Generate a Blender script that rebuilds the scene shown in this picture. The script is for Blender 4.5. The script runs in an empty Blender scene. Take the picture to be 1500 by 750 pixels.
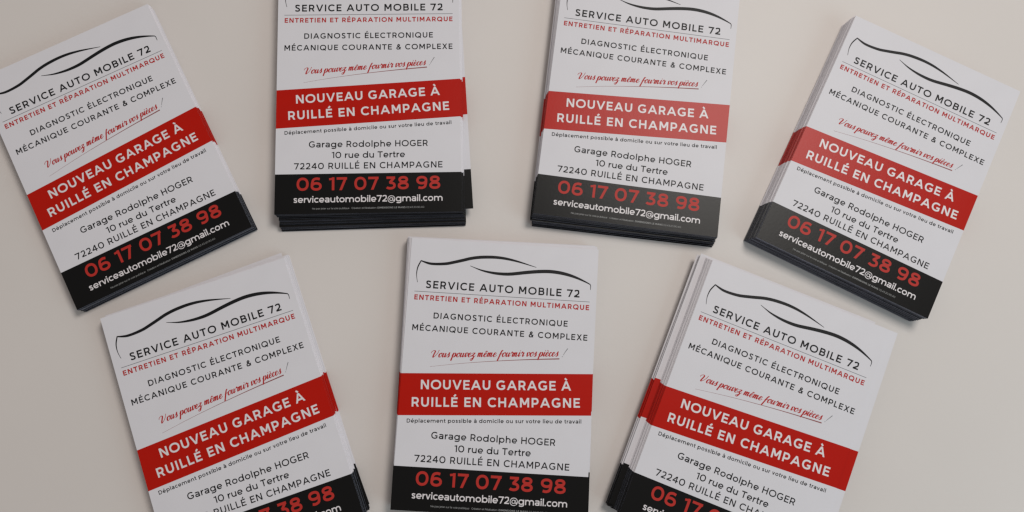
import bpy, math, random
from mathutils import Vector, Matrix
from mathutils.geometry import delaunay_2d_cdt

random.seed(7)
scene = bpy.context.scene
COL = scene.collection
MM = 0.001

# ------------------------------------------------------------------ camera
CAM_H = 514.43 * MM
cam_d = bpy.data.cameras.new('camera')
cam = bpy.data.objects.new('camera', cam_d)
COL.objects.link(cam)
cam_d.sensor_width = 36.0
cam_d.lens = 1328.14 / 1500.0 * 36.0
cam_d.clip_start = 0.01
cam_d.clip_end = 50.0
R = Matrix(((0.9996341, -0.0042261, -0.0267172),
            (0.0, 0.9877195, -0.1562374),
            (0.0270493, 0.1561802, 0.9873581)))
cam.matrix_world = Matrix.Translation((0, 0, CAM_H)) @ R.to_4x4()
scene.camera = cam

# ------------------------------------------------------------------ light
w = bpy.data.worlds.new('World')
scene.world = w
w.use_nodes = True
bg = w.node_tree.nodes['Background']
bg.inputs['Color'].default_value = (1.0, 0.95, 0.92, 1)
bg.inputs['Strength'].default_value = 0.30


def area(name, loc, target, sx, sy, power, color):
    d = bpy.data.lights.new(name, 'AREA')
    d.shape = 'RECTANGLE'
    d.size, d.size_y = sx, sy
    d.energy = power
    d.color = color
    o = bpy.data.objects.new(name, d)
    COL.objects.link(o)
    o.location = loc
    o.rotation_euler = (Vector(target) - Vector(loc)).to_track_quat('-Z', 'Y').to_euler()
    return o


area('window_light', (0.535, 0.66, 1.5), (0.05, 0.1, 0), 0.52, 0.52, 15.3, (1.0, 0.95, 0.895))
area('side_window_light', (0.95, -0.45, 0.70), (0.2, 0.0, 0), 0.7, 0.7, 3.4, (0.60, 0.88, 1.0))

scene.view_settings.view_transform = 'Standard'
scene.view_settings.look = 'None'
scene.view_settings.gamma = 1.0
scene.view_settings.exposure = 0.11
scene.cycles.filter_width = 1.4


# ------------------------------------------------------------------ materials
def material(name, color, rough, spec=0.5, mottle=0.0, scale=300.0, bump=0.0, bscale=1500.0, streak=False):
    m = bpy.data.materials.new(name)
    m.use_nodes = True
    nt = m.node_tree
    b = nt.nodes['Principled BSDF']
    b.inputs['Base Color'].default_value = (*color, 1)
    b.inputs['Roughness'].default_value = rough
    b.inputs['Specular IOR Level'].default_value = spec
    tc = nt.nodes.new('ShaderNodeTexCoord')
    if mottle > 0:
        n = nt.nodes.new('ShaderNodeTexNoise')
        n.inputs['Scale'].default_value = scale
        n.inputs['Detail'].default_value = 6
        r = nt.nodes.new('ShaderNodeMapRange')
        r.inputs['From Min'].default_value = 0.3
        r.inputs['From Max'].default_value = 0.7
        r.inputs['To Min'].default_value = 1 - mottle
        r.inputs['To Max'].default_value = 1 + mottle
        mx = nt.nodes.new('ShaderNodeVectorMath')
        mx.operation = 'SCALE'
        mx.inputs[0].default_value = color
        nt.links.new(tc.outputs['Object'], n.inputs['Vector'])
        nt.links.new(n.outputs['Fac'], r.inputs['Value'])
        if streak:                       # each cut edge takes ink a little differently
            oi = nt.nodes.new('ShaderNodeObjectInfo')
            r2 = nt.nodes.new('ShaderNodeMapRange')
            r2.inputs['To Min'].default_value = 0.45
            r2.inputs['To Max'].default_value = 1.5
            nt.links.new(oi.outputs['Random'], r2.inputs['Value'])
            mul = nt.nodes.new('ShaderNodeMath')
            mul.operation = 'MULTIPLY'
            nt.links.new(r.outputs['Result'], mul.inputs[0])
            nt.links.new(r2.outputs['Result'], mul.inputs[1])
            nt.links.new(mul.outputs[0], mx.inputs['Scale'])
        else:
            nt.links.new(r.outputs['Result'], mx.inputs['Scale'])
        nt.links.new(mx.outputs['Vector'], b.inputs['Base Color'])
    if bump > 0:
        n2 = nt.nodes.new('ShaderNodeTexNoise')
        n2.inputs['Scale'].default_value = bscale
        n2.inputs['Detail'].default_value = 4
        bp = nt.nodes.new('ShaderNodeBump')
        bp.inputs['Strength'].default_value = bump
        bp.inputs['Distance'].default_value = 0.0004
        nt.links.new(tc.outputs['Object'], n2.inputs['Vector'])
        nt.links.new(n2.outputs['Fac'], bp.inputs['Height'])
        nt.links.new(bp.outputs['Normal'], b.inputs['Normal'])
    return m


M_PAPER = material('coated_white_paper', (0.568, 0.552, 0.58), 0.40, 0.15, 0.012, 60, 0.05, 900)
M_PAPER_CUT = material('white_paper_cut_edge', (0.84, 0.80, 0.84), 0.7, 0.3, 0.04, 40, streak=False)
M_RED = material('red_print', (0.37, 0.0058, 0.0014), 0.30, 0.135, 0.02, 80, 0.05, 900)
M_RED_CUT = material('red_cut_edge', (0.36, 0.03, 0.026), 0.6, 0.3, 0.08, 40, streak=True)
M_BLACK = material('black_print', (0.0045, 0.0042, 0.0042), 0.30, 0.135, 0.02, 80, 0.05, 900)
M_BLACK_CUT = material('black_cut_edge', (0.20, 0.215, 0.27), 0.5, 0.3, 0.10, 40, streak=True)
M_INK = material('black_ink', (0.006, 0.006, 0.007), 0.45, 0.15)
M_INK_SOFT = material('grey_ink', (0.14, 0.14, 0.15), 0.5, 0.4)
M_INK_GREY = material('thin_rule_ink', (0.10, 0.10, 0.11), 0.5, 0.4)
M_INK_RED = material('red_ink', (0.36, 0.013, 0.013), 0.45, 0.15)
M_INK_PHONE = material('phone_red_ink', (0.38, 0.024, 0.018), 0.42, 0.15)
M_WHITE_TEXT = material('reversed_white_lettering', (0.60, 0.56, 0.57), 0.42, 0.4)
M_FINE = material('fine_print_grey', (0.22, 0.22, 0.22), 0.45, 0.4)


# ------------------------------------------------------------------ stroke lettering
def ellipse(cx, cy, rx, ry, a0=0, a1=360, n=None, p=2.2):
    if n is None:
        n = max(6, int(abs(a1 - a0) / 9))
    out = []
    for i in range(n + 1):
        a = math.radians(a0 + (a1 - a0) * i / n)
        c, s = math.cos(a), math.sin(a)
        out.append((cx + rx * math.copysign(abs(c) ** (2 / p), c), cy + ry * math.copysign(abs(s) ** (2 / p), s)))
    return out


def smooth(pts, sub=6):
    if len(pts) < 3:
        return list(pts)
    P = [tuple(2 * a - b for a, b in zip(pts[0], pts[1]))] + list(pts) + [tuple(2 * a - b for a, b in zip(pts[-1], pts[-2]))]
    out = []
    for i in range(1, len(P) - 2):
        p0, p1, p2, p3 = P[i - 1], P[i], P[i + 1], P[i + 2]
        for k in range(sub):
            t = k / sub
            out.append(tuple(0.5 * (2 * b + (c - a) * t + (2 * a - 5 * b + 4 * c - d) * t * t + (3 * b - a - 3 * c + d) * t ** 3)
                             for a, b, c, d in zip(p0, p1, p2, p3)))
    out.append(tuple(pts[-1]))
    return out


def stroke_polys(pts, width, closed=False):
    """pts -> convex quads; width is a number or one number per point"""
    P = [Vector(p[:2]) for p in pts]
    W = width if isinstance(width, (list, tuple)) else [width] * len(P)
    if closed and (P[0] - P[-1]).length < 1e-6:
        P = P[:-1]
        W = W[:-1]
    n = len(P)
    L, Rr = [], []
    for i in range(n):
        a = P[i - 1] if (i > 0 or closed) else None
        b = P[(i + 1) % n] if (i < n - 1 or closed) else None
        d1 = (P[i] - a).normalized() if a is not None else (b - P[i]).normalized()
        d2 = (b - P[i]).normalized() if b is not None else d1
        t = d1 + d2
        if t.length < 1e-6:
            t = d1.copy()
        t.normalize()
        nrm = Vector((-t.y, t.x))
        k = min(2.0, 1.0 / max(0.35, nrm.dot(Vector((-d1.y, d1.x)))))
        L.append(P[i] + nrm * (W[i] / 2 * k))
        Rr.append(P[i] - nrm * (W[i] / 2 * k))
    out = []
    for i in range(n if closed else n - 1):
        j = (i + 1) % n
        out.append([L[i], Rr[i], Rr[j], L[j]])
    return out


def union(polys):
    """one flat non-overlapping triangulation of overlapping convex polygons"""
    tris = [(p[0], p[i], p[i + 1]) for p in polys for i in range(1, len(p) - 1)]
    xs = [v[0] for t in tris for v in t]
    size = max(xs) - min(xs) + 1e-3

    def area2(p):
        return sum(p[i][0] * p[(i + 1) % 3][1] - p[(i + 1) % 3][0] * p[i][1] for i in range(3))

    ov, keep = [], []
    for attempt in range(30):
        rnd = random.Random(attempt)
        amp = 0 if attempt == 0 else size * 4e-5
        verts, faces = [], []
        total = 0.0
        for p in tris:
            q = [(v[0] + rnd.uniform(-amp, amp), v[1] + rnd.uniform(-amp, amp)) for v in p] if amp else [(v[0], v[1]) for v in p]
            A = area2(q)
            if abs(A) < 1e-7:
                continue
            total += abs(A)
            if A < 0:
                q = q[::-1]
            s = len(verts)
            verts += [Vector(v) for v in q]
            faces.append([s, s + 1, s + 2])
        r = delaunay_2d_cdt(verts, [], faces, 0, size * 1e-6)
        ov, of, orig = r[0], r[2], r[5]
        keep = [tuple(f) for f, o in zip(of, orig) if len(o) > 0]
        got = sum(abs(area2([ov[i] for i in f])) for f in keep)
        if got < total * 1.01 and got > total * 0.3:
            break
    else:
        print('UNION FAILED', got, total)
    return [(v[0], v[1]) for v in ov], keep


XH = 73.0


class Glyph:
    def __init__(self, w):
        self.w, self.h, self.polys = w, w / 2, []

    def s(self, *pts, closed=False, w=None):
        self.polys += stroke_polys(list(pts), w or self.w, closed)

    def d(self, x0, y0, x1, y1, k=1.0):
        t = self.w * k / 2 * math.hypot(x1 - x0, y1 - y0) / abs(y1 - y0)
        self.polys.append([(x0 - t, y0), (x0 + t, y0), (x1 + t, y1), (x1 - t, y1)])

    def t(self, dx, dy, k=1.0):
        return self.w * k / 2 * math.hypot(dx, dy) / abs(dy)


def draw_glyph(ch, w):
    g = Glyph(w)
    h = g.h
    ST, RO, DI = 10 - w * 0.08, 6.5 - w * 0.06, 2.0
    acc = None
    base = ch
    if ch in 'ÉÈ':
        base, acc = 'E', ch
    elif ch == 'À':
        base, acc = 'A', ch
    elif ch in 'éè':
        base, acc = 'e', ch
    elif ch == 'à':
        base, acc = 'a', ch
    c = base
    l, r = ST, ST
    if c == 'A':
        W = 98 + w * 0.5
        t = g.t(W / 2, 100)
        g.d(t, 0, W / 2, 100, .97); g.d(W - t, 0, W / 2, 100, .97)
        g.s((W * .22, 24 + h * .7), (W * .78, 24 + h * .7))
        l = r = DI
    elif c == 'B':
        W = 74 + w * .2
        g.s((h, 0), (h, 100))
        for top, bot, ww in ((100 - h, 52, W - 5), (52, h, W)):
            ry = (top - bot) / 2
            g.s((h, top), *ellipse(ww - h - ry * 1.15, (top + bot) / 2, ry * 1.15, ry, 90, -90), (h, bot))
        r = RO
    elif c == 'C':
        W = 92
        g.s(*ellipse(52, 50, 52 - h, 51 - h, 43, 317))
        l, r = RO, 3
    elif c == 'D':
        W = 86 + w * .15
        g.s((h, 0), (h, 100))
        g.s((h, 100 - h), *ellipse(40, 50, W - 40 - h, 50 - h, 90, -90), (h, h))
        r = RO
    elif c == 'E':
        W = 66 + w * .12
        g.s((h, 0), (h, 100))
        g.s((0, 100 - h), (W - 1, 100 - h)); g.s((0, 51), (W - 6, 51)); g.s((0, h), (W, h))
        r = 5
    elif c == 'G':
        W = 97
        g.s(*ellipse(52, 50, 52 - h, 51 - h, 45, 312))
        g.s((W - 4 - h, 13), (W - 4 - h, 52))
        g.s((W - 4 - h - 1, 13 + h * .4), (78, 12 + h * .5), w=w * .8)
        g.s((54, 52 - h), (W - 4, 52 - h))
        l, r = RO, 6
    elif c == 'H':
        W = 80 + w * .15
        g.s((h, 0), (h, 100)); g.s((W - h, 0), (W - h, 100)); g.s((0, 51), (W, 51))
    elif c == 'I':
        W = w
        g.s((h, 0), (h, 100))
    elif c == 'L':
        W = 61
        g.s((h, 0), (h, 100)); g.s((0, h), (W, h))
        r = 3
    elif c == 'M':
        W = 94 + w * .2
        g.s((h, 0), (h, 100)); g.s((W - h, 0), (W - h, 100))
        t = g.t(W / 2, 74)
        g.d(t, 100, W / 2, 26); g.d(W - t, 100, W / 2, 26)
    elif c == 'N':
        W = 83 + w * .15
        g.s((h, 0), (h, 100)); g.s((W - h, 0), (W - h, 100))
        t = g.t(W - 2 * w, 100)
        g.d(t, 100, W - t, 0)
    elif c == 'O' or c == 'Q':
        W = 108 + w * .1
        g.s(*ellipse(W / 2, 50, W / 2 - h, 51 - h), closed=True)
        if c == 'Q':
            g.s((W * .56, 31), (W * .92, -3))
        l = r = RO
    elif c == 'P' or c == 'R':
        W = 72 + w * .12
        g.s((h, 0), (h, 100))
        bot = 38 if c == 'P' else 41
        ry = (100 - h - bot) / 2
        g.s((h, 100 - h), *ellipse(38, bot + ry, W - 38 - h, ry, 90, -90), (h, bot))
        r = 4
        if c == 'R':
            W += 4
            t = g.t(30, 41)
            g.d(46, bot, W - t, 0)
            r = DI + 2
    elif c == 'S':
        W = 72
        g.s(*smooth([(W - 8, 86 - h * .3), (W - 20, 95 - h * .7), (W / 2 - 2, 101 - h), (14 + h * .3, 92 - h * .5), (5 + h, 74),
                     (15 + h * .6, 59), (W / 2 + 1, 51), (W - 15 - h * .4, 43), (W - 2 - h, 27), (W - 13 - h * .3, 8 + h * .5),
                     (W / 2 + 2, h - 1), (20, 4 + h * .7), (4 + h * .3, 15 + h * .3)]))
        l = r = RO
    elif c == 'T':
        W = 80
        g.s((W / 2, 0), (W / 2, 100)); g.s((0, 100 - h), (W, 100 - h))
        l = r = 3
    elif c == 'U':
        W = 79 + w * .15
        g.s((h, 100), *ellipse(W / 2, 42, W / 2 - h, 43 - h, 180, 360), (W - h, 100))
    elif c == 'V':
        W = 100
        t = g.t(W / 2, 100)
        g.d(t, 100, W / 2, 0, .97); g.d(W - t, 100, W / 2, 0, .97)
        l = r = DI
    elif c == 'X':
        W = 92
        t = g.t(W, 100)
        g.d(t, 0, W - t - 2, 100, .97); g.d(W - t, 0, t + 2, 100, .97)
        l = r = DI
    elif c == '&':
        W = 88
        g.s(*smooth([(W - h - 4, h * .3), (60, 30), (36, 58), (29, 77), (45, 101 - h), (62 - h * .3, 79), (48, 59), (18 + h * .3, 42),
                     (5 + h, 24), (17 + h * .2, 6 + h * .5), (38, h - 1), (60, 14), (78, 46)]))
        l, r = 5, 3
    elif c == '0':
        W = 84 + w * .35
        g.s(*ellipse(W / 2, 50, W / 2 - h, 51 - h), closed=True)
        l = r = RO
    elif c == '1':
        W = 34 + w * .3
        g.s((W - h, 0), (W - h, 100))
        g.s((0, 88 - h * .3), (W - h, 97 - h * .8), w=w * .85)
        l, r = 3, ST
    elif c == '2':
        W = 70 + w * .1
        g.s(*smooth([(5 + h * .2, 80 - h * .1), (18, 95 - h * .7), (36, 101 - h), (56, 95 - h * .8), (66 - h, 74), (58, 54), (38, 33), (12, h + 5), (4 + h * .6, h)]))
        g.s((3, h), (W, h))
        l, r = 4, 5
    elif c == '3':
        W = 72 + w * .25
        g.s((7, 100 - h), (W - 5, 100 - h))
        t = g.t(26, 35)
        g.d(W - 5 - t, 100 - w * .8, 36, 57)
        g.s((30, 60 - h * .3), *ellipse(36, 30, W - 36 - h, 31 - h, 88, -145))
        l, r = 3, RO
    elif c == '4':
        W = 84
        g.s((62 - h * .3, 0), (62 - h * .3, 100)); g.s((2, 22 + h), (W, 22 + h))
        g.d(h * 1.1 + 1, 24 + w * .5, 59, 100)
        l, r = 2, 4
    elif c == '6' or c == '9':
        W = 76 + w * .35
        a = ellipse(W / 2, 32, W / 2 - h, 33 - h)
        b = smooth([(h, 32), (h + 1.5, 54), (13 + h * .5, 79), (30, 96 - h * .8), (48, 101 - h), (67, 92 - h * .5)])
        if c == '9':
            a = [(W - x, 100 - y) for x, y in a]
            b = [(W - x, 100 - y) for x, y in b]
        g.s(*a, closed=True); g.s(*b)
        l = r = RO
    elif c == '7':
        W = 74 + w * .2
        g.s((0, 100 - h), (W, 100 - h))
        t = g.t(40, 100)
        g.d(20 + t, 0, W - t, 100 - w * .3)
        l, r = 4, 3
    elif c == '8':
        W = 76 + w * .35
        g.s(*ellipse(W / 2, 75.5, W / 2 - 5 - h, 25.5 - h * .9), closed=True)
        g.s(*ellipse(W / 2, 28.5, W / 2 - h, 29.5 - h), closed=True)
        l = r = RO
    # ---------------- lower case
    elif c == 'a':
        W = 66 + w * .15
        g.s(*smooth([(7, 66 - h * .2), (20, 72 - h * .8), (36, 74.5 - h), (W - h - 5, 66 - h * .4), (W - h, 46), (W - h, 0)]))
        g.s(*ellipse(33, 22.5, 33 - h, 23.5 - h, p=2.3), closed=True)
        g.s((33, 45 - h), (W - h, 44 - h), w=w * .8)
        l, r = 5, ST - 1
    elif c in 'bdpqg':
        W = 80 + w * .15
        e = ellipse(40 if c in 'bp' else 40 - h * .1, XH / 2, 40 - h, XH / 2 + 1 - h)
        if c in 'bp':
            e = ellipse(W - 40, XH / 2, 40 - h, XH / 2 + 1 - h)
        g.s(*e, closed=True)
        x = h if c in 'bp' else W - h
        if c in 'bd':
            g.s((x, 0), (x, 104))
        elif c in 'pq':
            g.s((x, -27), (x, XH))
        else:
            g.s((x, XH), *smooth([(x, 20), (x, -2), (x - 9, -19 + h * .5), (40, -28 + h), (10, -19 + h * .3)]))
        l, r = (ST - 1, RO) if c in 'bp' else (RO, ST - 1)
    elif c == 'c':
        W = 67
        g.s(*ellipse(39, XH / 2, 39 - h, XH / 2 + 1 - h, 46, 314))
        l, r = RO, 3
    elif c == 'e':
        W = 78
        g.s(*ellipse(39, XH / 2, 39 - h, XH / 2 + 1 - h, 0, 318))
        g.s((h, 34), (W - h * 1.0, 34), w=w * .9)
        g.s((W - h, 30), (W - h, 37))
        l, r = RO, 5
    elif c in 'hnm':
        W = 70 + w * .15
        top = 104 if c == 'h' else XH
        g.s((h, 0), (h, top))
        g.s((h, 30), *ellipse(W / 2, 38, W / 2 - h, XH + 1 - h - 38, 180, 0), (W - h, 0))
        if c == 'm':
            g.s((W - h, 30), *ellipse(W - h + W / 2 - h, 38, W / 2 - h, XH + 1 - h - 38, 180, 0), (2 * W - w - h, 0))
            W = 2 * W - w
        l = r = ST - 1
    elif c in 'ilj':
        W = w
        if c == 'l':
            g.s((h, 0), (h, 104))
        else:
            g.s((h, 0), (h, XH))
            dd = max(w * 1.15, 13)
            g.s((h - dd / 2, 92), (h + dd / 2, 92), w=dd)
            if c == 'j':
                g.s(*smooth([(h, 10), (h, -10), (h - 6, -24 + h * .5), (-12, -25 + h * .6)]))
        l = r = ST - 1
    elif c == 'o':
        W = 80
        g.s(*ellipse(40, XH / 2, 40 - h, XH / 2 + 1 - h), closed=True)
        l = r = RO
    elif c == 'r':
        W = 43
        g.s((h, 0), (h, XH))
        g.s(*smooth([(h, 28), (h + 4, 48), (18 + h * .5, 63 - h * .3), (43, 74 - h)]))
        l, r = ST - 1, 1
    elif c == 's':
        W = 58
        g.s(*smooth([(W - 7, 63 - h * .3), (W / 2, 74 - h), (9 + h * .5, 67 - h * .6), (4 + h, 54), (12 + h * .6, 43), (W / 2, 37),
                     (W - 11 - h * .5, 31), (W - 3 - h, 19), (W - 10 - h * .5, 6 + h * .6), (W / 2 - 1, h - 1), (4 + h * .2, 11 + h * .3)]))
        l = r = RO - 1
    elif c == 't':
        W = 45
        g.s((13 + h, 94), *smooth([(13 + h, 60), (13 + h, 22), (17 + h, 6 + h * .5), (30 + h * .4, h - 1), (W, 3 + h)]))
        g.s((1, XH - h), (W - 1, XH - h))
        l, r = 2, 4
    elif c == 'u':
        W = 70 + w * .15
        g.s((h, XH), *ellipse(W / 2, 34, W / 2 - h, 35 - h, 180, 360), (W - h, 40))
        g.s((W - h, 0), (W - h, XH))
        l = r = ST - 1
    elif c == 'v':
        W = 72
        t = g.t(W / 2, XH)
        g.d(t, XH, W / 2, 0, .97); g.d(W - t, XH, W / 2, 0, .97)
        l = r = DI
    elif c == '@':
        W = 114
        k = w * .62
        g.s(*ellipse(57, 36, 57 - k / 2, 57 - k / 2, -52, 300), w=k)
        g.s(*ellipse(53, 36, 23, 23), closed=True, w=k)
        g.s((79, 60), (79, 22), *smooth([(79, 20), (87, 13), (98, 18), (104, 36)]), w=k)
        l = r = 6
    elif c == '.':
        W = max(w * 1.15, 12)
        g.s((0, W / 2), (W, W / 2), w=W)
        l = r = 7
    elif c == '-':
        W = 34
        g.s((0, 38), (W, 38))
    else:
        return None, [], 38, 0, 0
    if acc:
        cx = W / 2 + (2 if acc in 'Éé' else -2)
        y = 107 if acc in 'ÉÈÀ' else XH + 8
        s = 1 if acc in 'Éé' else -1
        g.s((cx - 8 * s, y + h * .3), (cx + 12 * s, y + 21 + h * .2), w=w * .95)
    v, f = union(g.polys)
    return v, f, W, l, r


GLYPHS = {}


def glyph(ch, w):
    key = (ch, round(w, 2))
    if key not in GLYPHS:
        GLYPHS[key] = draw_glyph(ch, w)
    return GLYPHS[key]


def line_mesh(segments, cap, xl, yl, xr, yr):
    """segments = [(text, weight)], fitted between two baseline ends (mm)"""
    items = [(ch, wt) for txt, wt in segments for ch in txt]
    nat, first, last = 0.0, None, None
    gl = []
    for ch, wt in items:
        v, f, W, l, r = glyph(ch, wt)
        gl.append((v, f, W, l, r))
    total = sum(W + l + r for v, f, W, l, r in gl) - gl[0][3] - gl[-1][4]
    length = math.hypot(xr - xl, yr - yl)
    k = cap / 100.0
    track = (length / k - total) / (len(gl) - 1)
    a = math.atan2(yr - yl, xr - xl)
    ca, sa = math.cos(a), math.sin(a)
    x = -gl[0][3]
    V, F = [], []
    for v, f, W, l, r in gl:
        x += l
        if v:
            s = len(V)
            for px, py in v:
                X, Y = (x + px) * k, py * k
                V.append((xl + X * ca - Y * sa, yl + X * sa + Y * ca))
            F += [tuple(s + i for i in q) for q in f]
        x += W + r + track
    return V, F


def flat_mesh(name, V, F, z, mat):
    me = bpy.data.meshes.new(name)
    me.from_pydata([(p[0] * MM, p[1] * MM, (z + (p[2] if len(p) > 2 else 0)) * MM) for p in V], [], F)
    me.materials.append(mat)
    me.update()
    return me


# ------------------------------------------------------------------ brush-script slogan
def e_path():
    return [(0.03, .42), (.32, .55), (.43, .80), (.30, .98), (.12, .80), (.05, .40), (.14, .07), (.32, .02), (.62, .38)]


SCRIPT = {
    'V': (0.96, [[(-.50, 1.00), (-.46, 1.35), (-.12, 1.62), (.12, 1.40), (.06, .80), (.0, .25), (.06, -.06)], [(.06, -.06), (.40, .40), (.66, 1.05), (.72, 1.62), (.80, 1.66)]]),
    'o': (.66, [[(.38, .98), (.12, .80), (.06, .35), (.20, .02), (.42, .12), (.52, .55), (.40, .96), (.50, .80), (.74, .82)]]),
    'u': (.78, [[(0, .75), (.10, .95), (.06, .30), (.16, .02), (.34, .22), (.50, .92)], [(.52, .97), (.48, .25), (.58, .02), (.80, .40)]]),
    's': (.52, [[(-.02, .30), (.26, .85), (.32, 1.06), (.34, .70), (.40, .25), (.26, .0), (.06, .10)], [(.30, .04), (.54, .36)]]),
    'p': (.80, [[(-.05, .40), (.16, .98), (.13, .30), (.06, -.85)], [(.13, .30), (.28, .85), (.46, .97), (.58, .70), (.50, .20), (.32, .02), (.15, .15)], [(.45, .10), (.80, .45)]]),
    'v': (.64, [[(0, .72), (.12, .96), (.14, .40), (.20, .03), (.42, .30), (.54, .80), (.46, .98), (.52, .80), (.70, .85)]]),
    'e': (.60, [e_path()]),
    'z': (.66, [[(.02, .78), (.14, .95), (.46, .92), (.30, .55), (.08, .20), (.32, .28), (.44, -.10), (.28, -.72), (.05, -.78), (.0, -.50), (.30, -.25), (.72, .35)]]),
    'm': (1.10, [[(0, .70), (.10, .96), (.08, .02)], [(.09, .35), (.28, .90), (.40, .92), (.38, .02)], [(.39, .35), (.58, .90), (.72, .92), (.70, .25), (.80, .02), (1.05, .40)]]),
    'n': (.82, [[(0, .70), (.10, .96), (.08, .02)], [(.09, .35), (.28, .90), (.42, .92), (.40, .25), (.50, .02), (.78, .40)]]),
    'r': (.62, [[(0, .60), (.14, 1.12), (.22, .90), (.46, .92), (.40, .30), (.48, .02), (.66, .35)]]),
    'f': (.58, [[(.52, 1.45), (.36, 1.52), (.22, 1.0), (.12, .10), (.0, -.95)], [(-.02, .55), (.25, .62), (.60, .75)]]),
    'i': (.40, [[(0, .60), (.10, .96), (.08, .25), (.18, .02), (.40, .38)], [(.16, 1.32), (.18, 1.46)]]),
    'c': (.54, [[(.42, .78), (.30, .98), (.12, .80), (.05, .40), (.14, .07), (.32, .02), (.58, .40)]]),
    '!': (.30, [[(.10, 1.70), (.0, .50)], [(-.03, .06), (-.04, .18)]]),
    ' ': (.42, []),
}


def script_mesh(text, x0, y0, x1, y1, xh):
    base = [{'ê': 'e', 'è': 'e'}.get(c, c) for c in text]
    total = sum(SCRIPT[c][0] for c in base)
    length = math.hypot(x1 - x0, y1 - y0)
    kx = length / total
    a = math.atan2(y1 - y0, x1 - x0)
    ca, sa = math.cos(a), math.sin(a)
    V, F = [], []
    x = 0.0
    for idx, (raw, c) in enumerate(zip(text, base)):
        adv, strokes = SCRIPT[c]
        strokes = list(strokes)
        polys = []
        if raw == 'ê':
            strokes += [[(.10, 1.15), (.28, 1.38), (.42, 1.15)]]
        if raw == 'è':
            strokes += [[(.10, 1.48), (.32, 1.18)]]
        for st in strokes:
            pts = smooth(st, 5)
            q = [((x + px) * kx + 0.33 * py * xh, py * xh) for px, py in pts]
            q = [(x0 + X * ca - Y * sa, y0 + X * sa + Y * ca) for X, Y in q]
            ws = []
            for i in range(len(q)):
                i0, i1 = max(0, i - 1), min(len(q) - 1, i + 1)
                dx, dy = q[i1][0] - q[i0][0], q[i1][1] - q[i0][1]
                L = math.hypot(dx, dy) or 1
                down = max(0.0, -dy / L)
                ws.append(0.27 + 0.48 * down ** 1.2 if len(st) > 2 else 0.42)
            polys += stroke_polys(q, ws)
        if polys:
            v, f = union(polys)
            z = 0.004 * (idx % 2)      # joined letters overlap: keep them off one plane
            F += [tuple(i + len(V) for i in t) for t in f]
            V += [(a_, b_, z) for a_, b_ in v]
        x += adv
    return V, F


# ------------------------------------------------------------------ flyer layout (mm, origin at the middle of the top edge)
FW, FH, TH = 52.5, 148.0, 0.30
RED = ((-75.35, -69.55), (-98.10, -92.15))      # band edges: (left, right) top then bottom, printed at a slant
BLK = -124.87


def slab(name, top_l, top_r, bot_l, bot_r, mat, mat_cut):
    """a slice of the sheet across its whole width"""
    me = bpy.data.meshes.new(name)
    v = []
    for z in (0, TH):
        v += [(-FW, bot_l, z), (FW, bot_r, z), (FW, top_r, z), (-FW, top_l, z)]
    f = [(3, 2, 1, 0), (4, 5, 6, 7), (0, 1, 5, 4), (1, 2, 6, 5), (2, 3, 7, 6), (3, 0, 4, 7)]
    me.from_pydata([tuple(c * MM for c in p) for p in v], [], f)
    me.materials.append(mat)
    me.materials.append(mat_cut)
    for i, p in enumerate(me.polygons):
        p.material_index = 0 if i < 2 else 1
    me.update()
    return me


def paper_sheet_mesh():
    """white paper above and below the red band, one mesh"""
    me = bpy.data.meshes.new('paper_sheet')
    v, f, mi = [], [], []
    for tl, tr, bl, br in ((0, 0, RED[0][0], RED[0][1]), (RED[1][0], RED[1][1], BLK, BLK)):
        s = len(v)
        for z in (0, TH):
            v += [(-FW, bl, z), (FW, br, z), (FW, tr, z), (-FW, tl, z)]
        for q, m in (((3, 2, 1, 0), 0), ((4, 5, 6, 7), 0), ((0, 1, 5, 4), 1), ((1, 2, 6, 5), 1), ((2, 3, 7, 6), 1), ((3, 0, 4, 7), 1)):
            f.append(tuple(s + i for i in q))
            mi.append(m)
    me.from_pydata([tuple(c * MM for c in p) for p in v], [], f)
    me.materials.append(M_PAPER)
    me.materials.append(M_PAPER_CUT)
    for p, m in zip(me.polygons, mi):
        p.material_index = m
    me.update()
    return me


ME_PAPER = paper_sheet_mesh()
ME_RED = slab('red_banner', RED[0][0], RED[0][1], RED[1][0], RED[1][1], M_RED, M_RED_CUT)
ME_BLACK = slab('black_footer', BLK, BLK, -FH, -FH, M_BLACK, M_BLACK_CUT)

INK_Z = TH + 0.03


def text_mesh(name, segs, cap, xl, yl, xr, yr, mat):
    V, F = line_mesh(segs, cap, xl, yl, xr, yr)
    return flat_mesh(name, V, F, INK_Z, mat)


def two_lines(name, a, b, mat):
    V, F = line_mesh(*a)
    V2, F2 = line_mesh(*b)
    return flat_mesh(name, V + V2, F + [tuple(i + len(V) for i in q) for q in F2], INK_Z, mat)


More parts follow.
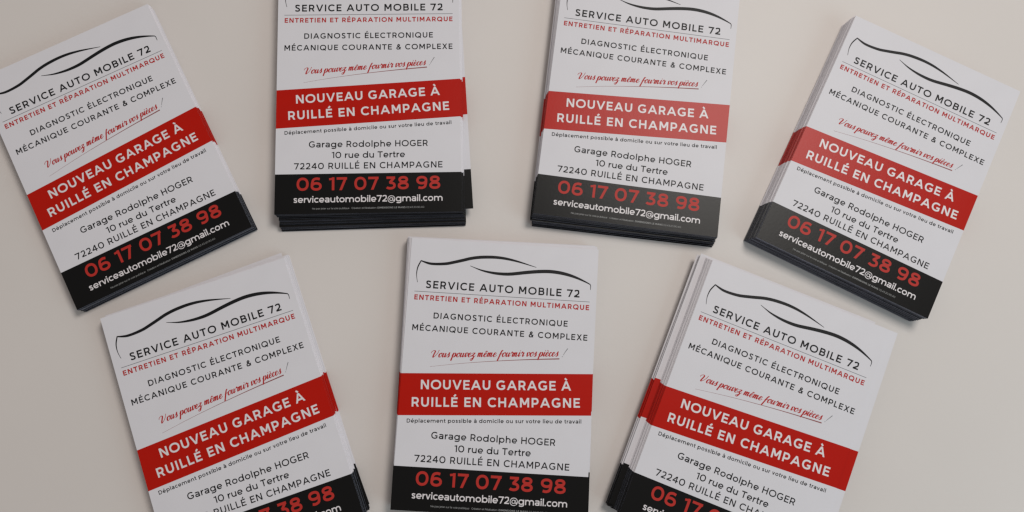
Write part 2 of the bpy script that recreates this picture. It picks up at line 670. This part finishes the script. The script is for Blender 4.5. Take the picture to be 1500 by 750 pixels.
def emblem_mesh():
    s1 = [(-47.49, -24.83, .09), (-48.09, -22.33, .12), (-48.36, -20.05, .23), (-48.16, -17.26, .37), (-47.54, -15.14, .45), (-46.30, -12.45, .40)]
    s2 = [(-46.50, -12.55, .37), (-44.12, -13.3, .73), (-41.33, -13.91, 1.01), (-38.12, -13.98, 1.1), (-34.48, -13.7, 1.19), (-31.31, -13.22, 1.25),
          (-27.72, -12.25, 1.28), (-23.22, -10.94, 1.32), (-18.73, -9.58, 1.32), (-14.21, -8.70, 1.33), (-9.64, -8.25, 1.32), (-5.06, -8.1, 1.24),
          (0.19, -8.41, 1.1), (5.76, -9.3, .82), (10.41, -10.35, .55), (15.08, -11.55, .25), (18.1, -12.33, .08)]
    s3 = [(-18.91, -13.77, .08), (-16.09, -14.75, .25), (-12.82, -15.79, .55), (-9.1, -16.55, .82), (-4.49, -17.10, 1.1), (0.27, -17.22, 1.3),
          (3.92, -16.98, 1.38), (7.55, -16.42, 1.42), (12.09, -15.63, 1.45), (17.55, -14.82, 1.5), (22.58, -14.31, 1.5), (26.71, -14.19, 1.5),
          (31.32, -14.54, 1.45), (35.95, -15.35, 1.3), (40.61, -16.65, 1.0), (45.29, -18.45, .62), (48.58, -19.96, .32)]
    s4 = [(48.35, -19.75, .32), (48.95, -20.77, .22), (48.91, -23.08, .08)]
    polys = []
    for s in (s1, s2, s3, s4):
        q = smooth(s, 5)
        polys += stroke_polys([p[:2] for p in q], [max(.06, p[2] * 1.22 + .14) for p in q])
    return union(polys)


V, F = emblem_mesh()
ME_EMBLEM = flat_mesh('car_outline_emblem', V, F, INK_Z, M_INK)
ME_NAME = text_mesh('business_name', [('SERVICE AUTO MOBILE 72', 19)], 4.25, -42.8, -27.75, 43.0, -27.75, M_INK)
V, F = union(stroke_polys([(-48.8, -29.85), (48.8, -29.85)], .27))
ME_RULE = flat_mesh('thin_rule', V, F, INK_Z, M_INK_GREY)
ME_TAG = text_mesh('tagline', [('ENTRETIEN ET RÉPARATION MULTIMARQUE', 21)], 2.85, -48.6, -34.5, 48.7, -34.5, M_INK_RED)
ME_SERV = two_lines('service_list',
                    ([('DIAGNOSTIC ÉLECTRONIQUE', 18)], 3.3, -37.2, -44.4, 37.2, -44.4),
                    ([('MÉCANIQUE COURANTE & COMPLEXE', 18)], 3.3, -48.45, -51.5, 48.5, -51.5), M_INK)
V, F = script_mesh('Vous pouvez même fournir vos pièces', -36.0, -65.75, 32.6, -61.0, 2.3)
ME_SLOGAN = flat_mesh('script_slogan', V, F, INK_Z, M_INK_RED)
q = smooth([(35.5, -60.3), (36.7, -58.3), (37.9, -56.4)], 5)
V, F = union(stroke_polys(q, [.18 + .24 * i / (len(q) - 1) for i in range(len(q))]) + stroke_polys([(35.0, -61.2), (35.2, -60.8)], .3))
ME_EXCL = flat_mesh('exclamation_mark', V, F, INK_Z, M_INK_SOFT)
q = smooth([(-37.2, -70.9), (-20, -68.1), (-1.8, -65.75), (16, -63.85), (33.6, -62.35)], 6)
V, F = union(stroke_polys(q, [.10 + .52 * (i / (len(q) - 1)) ** 1.8 for i in range(len(q))]))
ME_UNDER = flat_mesh('slogan_underline', V, F, INK_Z, material('underline_ink', (0.20, 0.035, 0.035), .5, .4))
ME_BANNER_TEXT = two_lines('banner_lettering',
                           ([('NOUVEAU GARAGE À', 19)], 5.1, -41.25, -83.4, 40.95, -79.25),
                           ([('RUILLÉ EN CHAMPAGNE', 19)], 5.1, -45.5, -93.05, 46.2, -88.2), M_WHITE_TEXT)
ME_TRAVEL = text_mesh('travel_note', [('Déplacement possible à domicile ou sur votre lieu de travail', 17.5)], 2.12, -47.5, -101.75, 47.35, -96.65, M_INK)
Va, Fa = line_mesh([('Garage Rodolphe HOGER', 16.5)], 3.65, -33.7, -109.45, 33.75, -109.45)
Vb, Fb = line_mesh([('10 rue du Tertre', 16.5)], 3.65, -20.7, -115.85, 20.7, -115.85)
Vc, Fc = line_mesh([('72240 RUILLÉ EN CHAMPAGNE', 16.5)], 3.65, -41.95, -122.15, 42.0, -122.15)
ME_ADDR = flat_mesh('postal_address', Va + Vb + Vc,
                    Fa + [tuple(i + len(Va) for i in t) for t in Fb] + [tuple(i + len(Va) + len(Vb) for i in t) for t in Fc], INK_Z, M_INK)
ME_PHONE = text_mesh('phone_number', [('06 17 07 38 98', 19)], 7.5, -40.3, -134.5, 40.6, -134.5, M_INK_PHONE)
ME_MAIL = text_mesh('email_address', [('serviceautomobile72@gmail.com', 16)], 3.72, -41.9, -141.45, 41.8, -141.45, M_WHITE_TEXT)
Va, Fa = line_mesh([('Ne pas jeter sur la voie publique', 12)], .98, -31.35, -145.4, -10.6, -145.4)
Vb, Fb = line_mesh([('Création et Réalisation', 12)], .98, -9.4, -145.4, 4.5, -145.4)
Vc, Fc = line_mesh([('DIMENSIONS LE MANS', 19)], .98, 5.2, -145.4, 20.9, -145.4)
Vd, Fd = line_mesh([('02.43.20.90.40', 11)], .98, 21.4, -145.4, 31.4, -145.4)
VV, FF = [], []
for a, b in ((Va, Fa), (Vb, Fb), (Vc, Fc), (Vd, Fd)):
    FF += [tuple(i + len(VV) for i in t) for t in b]
    VV += a
ME_FINE = flat_mesh('fine_print', VV, FF, INK_Z, M_FINE)


# ------------------------------------------------------------------ building the flyers
def child(name, me, parent):
    o = bpy.data.objects.new(name, me)
    COL.objects.link(o)
    o.parent = parent
    return o


def flyer_root(label, group):
    o = bpy.data.objects.new('flyer', None)
    o.empty_display_size = 0.02
    COL.objects.link(o)
    o['label'] = label
    o['category'] = 'flyer'
    o['group'] = group
    return o


def make_plain(label, group):
    r = flyer_root(label, group)
    child('paper_sheet', ME_PAPER, r)
    child('red_banner', ME_RED, r)
    child('black_footer', ME_BLACK, r)
    return r


def make_printed(label, group):
    r = flyer_root(label, group)
    child('paper_sheet', ME_PAPER, r)
    red = child('red_banner', ME_RED, r)
    blk = child('black_footer', ME_BLACK, r)
    child('banner_lettering', ME_BANNER_TEXT, red)
    child('phone_number', ME_PHONE, blk)
    child('email_address', ME_MAIL, blk)
    child('fine_print', ME_FINE, blk)
    child('car_outline_emblem', ME_EMBLEM, r)
    child('business_name', ME_NAME, r)
    child('thin_rule', ME_RULE, r)
    child('tagline', ME_TAG, r)
    child('service_list', ME_SERV, r)
    slo = child('script_slogan', ME_SLOGAN, r)
    child('exclamation_mark', ME_EXCL, slo)
    child('slogan_underline', ME_UNDER, slo)
    child('travel_note', ME_TRAVEL, r)
    child('postal_address', ME_ADDR, r)
    return r


def copy_tree(o, parent=None):
    c = o.copy()
    COL.objects.link(c)
    c.parent = parent
    for ch in list(o.children):
        copy_tree(ch, c)
    return c


# each pile: pose of its top sheet (mm, radians), height, slide profile of the sheets under it
# profile rows: (depth 0..1 from the top, slide right, slide up, turn in degrees), in the sheet's own frame
PILES = [
    dict(pose=(-246.47, 204.60, .46662), z=8.5, top='top flyer of the anticlockwise pile in the upper left corner, car emblem cut off',
         under='flyer stacked under the top one in the anticlockwise upper left pile',
         prof=[(0, 0, 0, 0), (.3, .3, -.2, 0), (.31, .6, .2, .1), (1, 1.0, -.6, .1)], special=[]),
    dict(pose=(-70.56, 251.43, .02199), z=12.5, top='top flyer of the straight back pile, a black corner sticking out at its right',
         under='flyer stacked under the top one in the straight back pile',
         prof=[(0, 0, 0, 0), (.05, .7, -.2, .0), (.30, 1.2, -1.2, -.1), (.32, 1.2, -2.0, .3), (.6, 1.0, -3.6, .6), (.62, .4, -4.6, .7), (1, .8, -6.6, .9)],
         special=[(.36, 3.2, .3, 2.6, 'flyer sticking out to the right from the straight back pile')]),
    dict(pose=(96.37, 243.84, -.12756), z=13.6, top='top flyer of the slightly clockwise back pile, pale sheen on its red band',
         under='flyer stacked under the top one in the slightly clockwise back pile',
         prof=[(0, 0, 0, 0), (.06, -.2, -.2, .0), (.2, -1.0, -.8, .4), (.5, -.8, -2.0, .9), (1, -.4, -3.6, .9)],
         special=[(.42, -2.0, -2.6, .6, 'flyer sticking out to the left from the slightly clockwise back pile')]),
    dict(pose=(263.73, 200.76, -.45124), z=14.0, top='top flyer of the tall far clockwise pile at the upper right',
         under='flyer stacked under the top one in the tall clockwise upper right pile',
         prof=[(0, 0, 0, 0), (.25, -.9, -.3, -.1), (.5, -1.7, -.9, -.25), (.75, -2.2, -1.3, -.35), (1, -3.0, -1.8, -.5)], special=[], jit=.55),
    dict(pose=(-163.82, 61.15, .33283), z=9.4, top='top flyer of the anticlockwise lower left pile, phone number cut off at the bottom',
         under='flyer stacked under the top one in the anticlockwise lower left pile',
         prof=[(0, 0, 0, 0), (.1, .6, .2, .1), (.4, 1.0, .5, .2), (.42, 1.8, 1.6, .2), (1, 2.2, 2.4, .3)],
         special=[(.55, 1.2, 2.6, 2.0, 'flyer sticking out to the right from the anticlockwise lower left pile')]),
    dict(pose=(9.91, 86.32, -.06003), z=12.9, top='top flyer of the almost straight front centre pile',
         under='flyer stacked under the top one in the front centre pile',
         prof=[(0, 0, 0, 0), (.05, -.3, .3, .2), (.1, -.9, 1.0, .7), (.5, -1.3, 2.2, .9), (1, -2.2, 2.6, .9)],
         special=[(.3, .5, 1.6, .7, 'flyer slid slightly up and right inside the front centre pile')]),
    dict(pose=(174.75, 57.65, -.38119), z=15.6, top='top flyer of the loose clockwise lower right pile, sheets showing at both sides',
         under='flyer stacked under the top one in the loose clockwise lower right pile',
         prof=[(0, 0, 0, 0), (.05, -.6, .2, 0), (.25, -2.2, .8, .1), (.43, -3.6, 1.6, .0), (.58, -4.0, .8, .15), (.8, -4.8, 1.4, .0), (1, -5.4, .6, .1)],
         right=(6, .02, .45, 5.0), jit=.5,
         special=[(.38, -6.2, 2.6, .1, 'flyer sticking out to the left from the loose clockwise lower right pile'),
                  (.46, -6.8, 1.2, -.2, 'flyer sticking out to the left from the loose clockwise lower right pile'),
                  (.57, -7.6, 2.0, .2, 'flyer sticking out to the left from the loose clockwise lower right pile'),
                  (.65, 4.2, 1.0, -.2, 'flyer sticking out to the right, deep in the loose lower right pile')]),
]
PITCH = 0.33
TOP_GROUP = 'flyers lying on top of their piles'

plain0 = None
printed0 = None


def set_pose(o, pile, dx, dy, rot, ztop):
    px, py, th = pile['pose']
    # turn the sheet about its own middle
    a = math.radians(rot)
    mx, my = 0.0, -FH / 2
    lx = dx + mx - (math.cos(a) * mx - math.sin(a) * my)
    ly = dy + my - (math.sin(a) * mx + math.cos(a) * my)
    c, s = math.cos(th), math.sin(th)
    o.location = ((px + c * lx - s * ly) * MM, (py + s * lx + c * ly) * MM, (ztop - TH) * MM)
    o.rotation_euler = (0, 0, th + a)


for pi, pile in enumerate(PILES):
    rnd = random.Random(100 + pi)
    if printed0 is None:
        printed0 = make_printed(pile['top'], TOP_GROUP)
        top = printed0
    else:
        top = copy_tree(printed0)
        top['label'] = pile['top']
    set_pose(top, pile, 0, 0, 0, pile['z'])
    n = int(round(pile['z'] / PITCH))
    pitch = pile['z'] / n
    group = 'lower flyers of one pile: ' + pile['under'].split(' in the ')[1].split(' with ')[0]
    specials = {max(1, min(n - 1, int(round(s[0] * n)))): s for s in pile['special']}
    for k in range(1, n):
        t = k / n
        if k in specials:
            _, dx, dy, rot, lab = specials[k]
        else:
            lab = pile['under']
            pr = pile['prof']
            for a, b in zip(pr, pr[1:]):
                if a[0] <= t <= b[0]:
                    u = (t - a[0]) / max(1e-6, b[0] - a[0])
                    dx, dy, rot = (a[i] + (b[i] - a[i]) * u for i in (1, 2, 3))
                    break
            j = min(1.0, k / 4.0)
            if 'right' in pile and pile['right'][1] < t < pile['right'][2] and k % pile['right'][0] == 2:
                dx, dy, rot = pile['right'][3] + 2.0 * t, .3, -.1      # every few sheets slid out the other way
            j *= pile.get('jit', 1.0)
            dx += rnd.gauss(0, .22) * j
            dy += rnd.gauss(0, .28) * j
            rot += rnd.gauss(0, .09) * j
        if plain0 is None:
            plain0 = make_plain(lab, group)
            o = plain0
        else:
            o = copy_tree(plain0)
            o['label'] = lab
            o['group'] = group
        set_pose(o, pile, dx, dy, rot, pile['z'] - k * pitch)

# ------------------------------------------------------------------ table top
M_TABLE = material('pale_lacquered_table', (0.548, 0.508, 0.484), 0.45, 0.3, 0.015, 9, 0.06, 700)
me = bpy.data.meshes.new('table_top')
v = [(x, y, z) for z in (-0.03, 0.0) for x, y in ((-0.9, -0.6), (1.0, -0.6), (1.0, 0.9), (-0.9, 0.9))]
me.from_pydata(v, [], [(3, 2, 1, 0), (4, 5, 6, 7), (0, 1, 5, 4), (1, 2, 6, 5), (2, 3, 7, 6), (3, 0, 4, 7)])
me.materials.append(M_TABLE)
table = bpy.data.objects.new('table_top', me)
COL.objects.link(table)
table['kind'] = 'structure'
